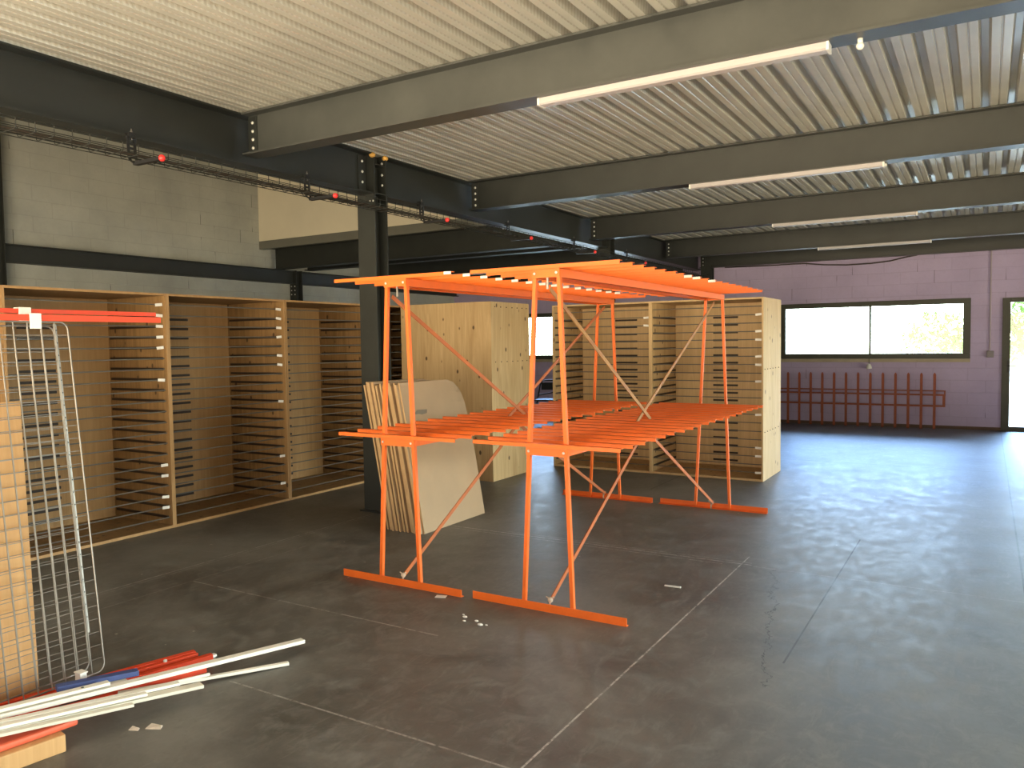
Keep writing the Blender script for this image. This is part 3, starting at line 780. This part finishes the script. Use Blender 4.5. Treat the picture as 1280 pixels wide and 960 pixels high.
# ------------------------------------------------------------------ heap of bars and laths on the floor
def lath(name, lab, a, b, w, h, mat, grp, cat, extra=None, bev=.002):
    a = Vector(a); b = Vector(b); d = b-a; L_ = d.length
    o = build(name, MB().box(-w/2, w/2, 0, L_, 0, h), mat, bevel=bev)
    o.location = a; o.rotation_euler = (math.asin(d.z/L_), 0, math.atan2(-d.x, d.y))
    tag(o, lab, cat, grp); return o
R_ = 'red metal bars on the floor'; Wg = 'white laths on the floor'
def along(e, frm, L_):  # start point going back from the visible end e through frm
    e = Vector(e); f = Vector(frm); d = (f-e).normalized(); return e+d*L_
# cardboard carton and red padded strip underneath
lath('flat_carton', 'tan flat carton lying under the heap of white laths', (-3.19, .70, .0), (-3.04, 1.60, .0), .24, .066, M['chip'], None, 'carton', bev=.004)
o = lath('padded_strip', 'thick coral red strip lying on the flat carton', (-3.195, .70, .067), (-3.045, 1.66, .067), .20, .026, M['orange_shaded'], None, 'strip', bev=.010)
o.data.materials.clear(); o.data.materials.append(paint('coral_paint', (.75, .13, .06), .55, 0, .2, 12))
e = [(-3.232, 2.372, .020), (-3.195, 2.36, .002), (-3.130, 2.39, .020), (-3.075, 2.31, .002)]
f_ = [(-3.452, 1.60, .022), (-3.405, 1.60, .004), (-3.335, 1.60, .022), (-3.270, 1.6, .004)]
names = ['red bar of the floor heap lying nearest the mesh panels', 'thin red bar second from the mesh panels in the floor heap', 'red bar with a grey end plug in the floor heap', 'red bar pressed against the long white lath']
for k in range(4):
    a = along(e[k], f_[k], .98)
    o = lath('red_bar', names[k], a, e[k], .030 if k != 1 else .02, .028, M['red'], R_, 'bar')
    if k == 2:
        L_ = .98; c = build('end_plug', MB().tube([(0, L_, .014), (0, L_+.012, .014)], .014, 10).tube([(0, L_+.012, .014), (0, L_+.02, .014)], .009, 8), M['bolt'], o)
    if k == 1:
        c = build('screw_head', MB().ball((.0, .83, .03), .010, 8, 5), M['bolt'], o)
# panel of flat red under the meshes
lath('red_bar', 'broad red bar under the feet of the mesh panels', (-3.445, 1.45, .0), (-3.375, 1.98, .0), .10, .022, M['red'], R_, 'bar')
lath('blue_bar', 'short blue bar end lying on the white laths', (-3.20, 1.70, .122), (-3.098, 1.99, .104), .042, .022, M['blue'], None, 'bar')
WL = [ # visible end, point further back, width, height, label, paint, length
    ((-2.795, 2.555, .002), (-2.985, 2.22, .014), .024, .014, 'slim white lath end poking out below the longest one', 'white', .72),
    ((-2.872, 2.722, .020), (-3.118, 1.60, .098), .040, .018, 'longest white lath, reaching farthest across the floor', 'white', 1.9),
    ((-2.915, 2.21, .052), (-3.075, 1.60, .097), .012, .012, 'thin white trim rod beside the longest lath', 'white', 1.3),
    ((-2.850, 2.12, .051), (-3.000, 1.60, .097), .048, .014, 'wide white lath with a squared joint end', 'offwhite', 1.2),
    ((-2.905, 2.05, .075), (-3.030, 1.60, .114), .030, .012, 'white lath lying on the wide squared one', 'white', 1.1),
    ((-2.905, 1.90, .089), (-2.988, 1.60, .114), .028, .012, 'front white lath of the heap above the coral strip', 'white', 1.0),
    ((-2.888, 1.83, .074), (-2.955, 1.60, .094), .026, .012, 'short aged lath above the edge of the coral strip', 'offwhite', .9),
    ((-3.098, 1.935, .079), (-3.170, 1.60, .098), .046, .014, 'broad off-white lath beside the blue bar', 'offwhite', 1.0),
    ((-3.065, 1.84, .103), (-3.118, 1.60, .118), .034, .013, 'short white lath with a small screw hole', 'white', .9),
    ((-3.150, 1.86, .083), (-3.206, 1.60, .098), .034, .012, 'white lath lying beneath the blue bar', 'white', .9)]
for (en, bk, w, h, lab, mt, ln) in WL:
    o = lath('white_lath', lab, along(en, bk, ln), en, w, h, M[mt], Wg, 'lath')
    if 'screw' in lab: build('screw_hole', MB().tube([(0, ln-.10, h), (0, ln-.10, h+.001)], .006, 8), M['black'], o)
o = build('glass_clip', MB().box(-.02, .02, -.015, .015, 0, .05).box(-.025, .025, -.018, .018, .05, .056), M['plastic'], bevel=.003)
o.location = (-3.265, 1.84, .082); tag(o, 'small clear plastic clip standing among the bars', 'clip')
for (x, y, s) in ((-2.855, 1.81, .02), (-2.80, 1.86, .032)):
    mb = MB().quad8([(-s, -s*.4, 0), (s, -s*.5, 0), (s*.9, s*.4, 0), (-s*.7, s*.5, 0), (-s*.9, -s*.4, .004), (s, -s*.3, .012), (s*.8, s*.4, .003), (-s*.6, s*.5, .010)])
    o = build('wood_splinter', mb, M['twine']); o.location = (x, y, 0); o.rotation_euler = (0, 0, .5); tag(o, 'small crumpled scrap beside the white laths', 'scrap', 'scraps by the laths')

# lay the heap: lift each stick until it rests clear of those already down
from mathutils.bvhtree import BVHTree
bpy.context.view_layer.update()
def tree(o):
    mw = o.matrix_world; me = o.data
    return BVHTree.FromPolygons([mw @ v.co for v in me.vertices], [tuple(p.vertices) for p in me.polygons])
down = []
for root in [o for o in bpy.data.objects if o.name.startswith('mesh_panel')]:
    down += [tree(c) for c in root.children if c.type == 'MESH']
heap = [o for n in ('flat_carton', 'padded_strip', 'red_bar', 'white_lath', 'blue_bar', 'glass_clip') for o in sorted((q for q in bpy.data.objects if q.name.split('.')[0] == n and q.type == 'MESH'), key=lambda q: (q.location.z, q.name))]
for o in heap:
    z_first = o.location.z
    for step in range(19):
        b = tree(o)
        if not any(b.overlap(q) for q in down): break
        o.location.z += .0025; bpy.context.view_layer.update()
    else:
        o.location.z = z_first; bpy.context.view_layer.update()
    print('HEAP', o.name, step, round(o.location.z, 3))
    down.append(tree(o))
# ------------------------------------------------------------------ outdoors beyond the openings
struct('ground_outside', MB().box(-30, 30, YW+.21, YW+30, -.25, -.06), M['ext_ground'])
def shrub(x, y, h, w, lab, seed):
    rnd = random.Random(seed); t = thing('garden_shrub', lab, 'shrub', (x, y, -.06), group='shrubs beyond the far windows')
    st = MB()
    for _ in range(6):
        a = rnd.uniform(0, 2*PI); st.tube([(0, 0, 0), (math.cos(a)*w*.15, math.sin(a)*w*.15, h*.4), (math.cos(a)*w*.35, math.sin(a)*w*.35, h*.8)], .03, 5)
    build('stem', st, M['bark'], t)
    mb = MB()
    for _ in range(1600):
        a = rnd.uniform(0, 2*PI); el = rnd.uniform(-.6, 1); rr = rnd.random()**.4
        c = Vector((math.cos(a)*w*.5*rr*math.sqrt(1-min(1, el*el)*.8), math.sin(a)*w*.5*rr, h*.58+h*.42*el*rr))
        u = Vector((rnd.uniform(-1, 1), rnd.uniform(-1, 1), rnd.uniform(-1, 1))).normalized(); q = u.cross(Vector((.3, .5, .8))).normalized(); s = rnd.uniform(.06, .13)
        b = len(mb.v); mb.v += [tuple(c-u*s), tuple(c+q*s*.45), tuple(c+u*s), tuple(c-q*s*.45)]; mb.f.append((b, b+1, b+2, b+3)); mb.mi.append(0)
    build('foliage', mb, M['leaf'], t)
shrub(1.35, 23.5, 3.0, 3.0, 'leafy shrub seen through the glass door', 1)
shrub(-.6, 27, 2.4, 3.4, 'low shrub beyond the window near the door', 2)
shrub(4.2, 25, 3.4, 3.4, 'tall shrub beyond the door side', 3)

# ------------------------------------------------------------------ light
w = bpy.data.worlds.new('World'); S.world = w; w.use_nodes = True; t = w.node_tree
bg = t.nodes['Background']; tc = t.nodes.new('ShaderNodeTexCoord'); sp = t.nodes.new('ShaderNodeSeparateXYZ')
t.links.new(tc.outputs['Generated'], sp.inputs[0])
def wm(op, a, b=0.0, clamp=False):
    n = t.nodes.new('ShaderNodeMath'); n.operation = op; n.use_clamp = clamp
    for i, x in enumerate((a, b)):
        if isinstance(x, (int, float)): n.inputs[i].default_value = x
        else: t.links.new(x, n.inputs[i])
    return n.outputs[0]
def wmix(f, a, b):
    n = t.nodes.new('ShaderNodeMix'); n.data_type = 'RGBA'
    for s_, x in ((n.inputs[0], f), (n.inputs[6], a), (n.inputs[7], b)):
        if isinstance(x, tuple): s_.default_value = (*x, 1)
        else: t.links.new(x, s_)
    return n.outputs[2]
up = wm('MULTIPLY', wm('ADD', sp.outputs['Z'], .05), 6.0, True)           # 0 below the horizon, 1 above
back = wm('MULTIPLY', wm('ADD', wm('MULTIPLY', sp.outputs['Y'], -1), .1), 2.5, True)
sky = wmix(wm('MULTIPLY', sp.outputs['Z'], 1.6, True), (34, 36, 31), (20, 23, 24))
far = wmix(wm('MULTIPLY', sp.outputs['Z'], 3.5, True), (38, 41, 33), (17, 28, 50))
grd = wmix(back, (2.6, 2.7, 2.3), (21.5, 17.6, 11.6))
skyb = wmix(back, wmix(wm('MULTIPLY', wm('ADD', sp.outputs['Y'], -.35), 3.0, True), sky, far), (1.7, 1.75, 1.8))
t.links.new(wmix(up, grd, skyb), bg.inputs[0]); bg.inputs[1].default_value = 1.0
def portal(loc, rot, sx, sy):
    l = bpy.data.lights.new('daylight_portal', 'AREA'); l.shape = 'RECTANGLE'; l.size = sx; l.size_y = sy
    l.cycles.is_portal = True
    o = bpy.data.objects.new('daylight_portal', l); COL.objects.link(o); o.location = loc; o.rotation_euler = rot
g = GATE; portal(((g[0]+g[1])/2, YB+.01, 1.15), (PI/2, 0, 0), g[1]-g[0], 2.3)   # faces +y
for q in (W1, W2, D1): portal(((q[0]+q[1])/2, YW+.12, (q[2]+q[3])/2), (-PI/2, 0, 0), q[1]-q[0], q[3]-q[2])
portal((XR+.1, (OPEN_R[0]+OPEN_R[1])/2, 1.3), (0, PI/2, 0), 2.4, OPEN_R[1]-OPEN_R[0])

# ------------------------------------------------------------------ camera
cam = bpy.data.cameras.new('camera'); co = bpy.data.objects.new('camera', cam); COL.objects.link(co); S.camera = co
cam.sensor_width = 36; cam.lens = 982*36/1280; cam.clip_start = .05; cam.clip_end = 200
co.matrix_world = Matrix(((.85632651, -.01472682, .51622478, 0), (.51624703, .05136353, -.85489812, 0), (-.0139252, .99857143, .05158663, 1.5), (0, 0, 0, 1)))
S.view_settings.view_transform = 'Standard'; S.view_settings.look = 'None'; S.view_settings.exposure = -0.2
S.cycles.use_denoising = True; S.cycles.max_bounces = 10; S.cycles.diffuse_bounces = 6; S.cycles.sample_clamp_indirect = 8
S.cycles.transparent_max_bounces = 12
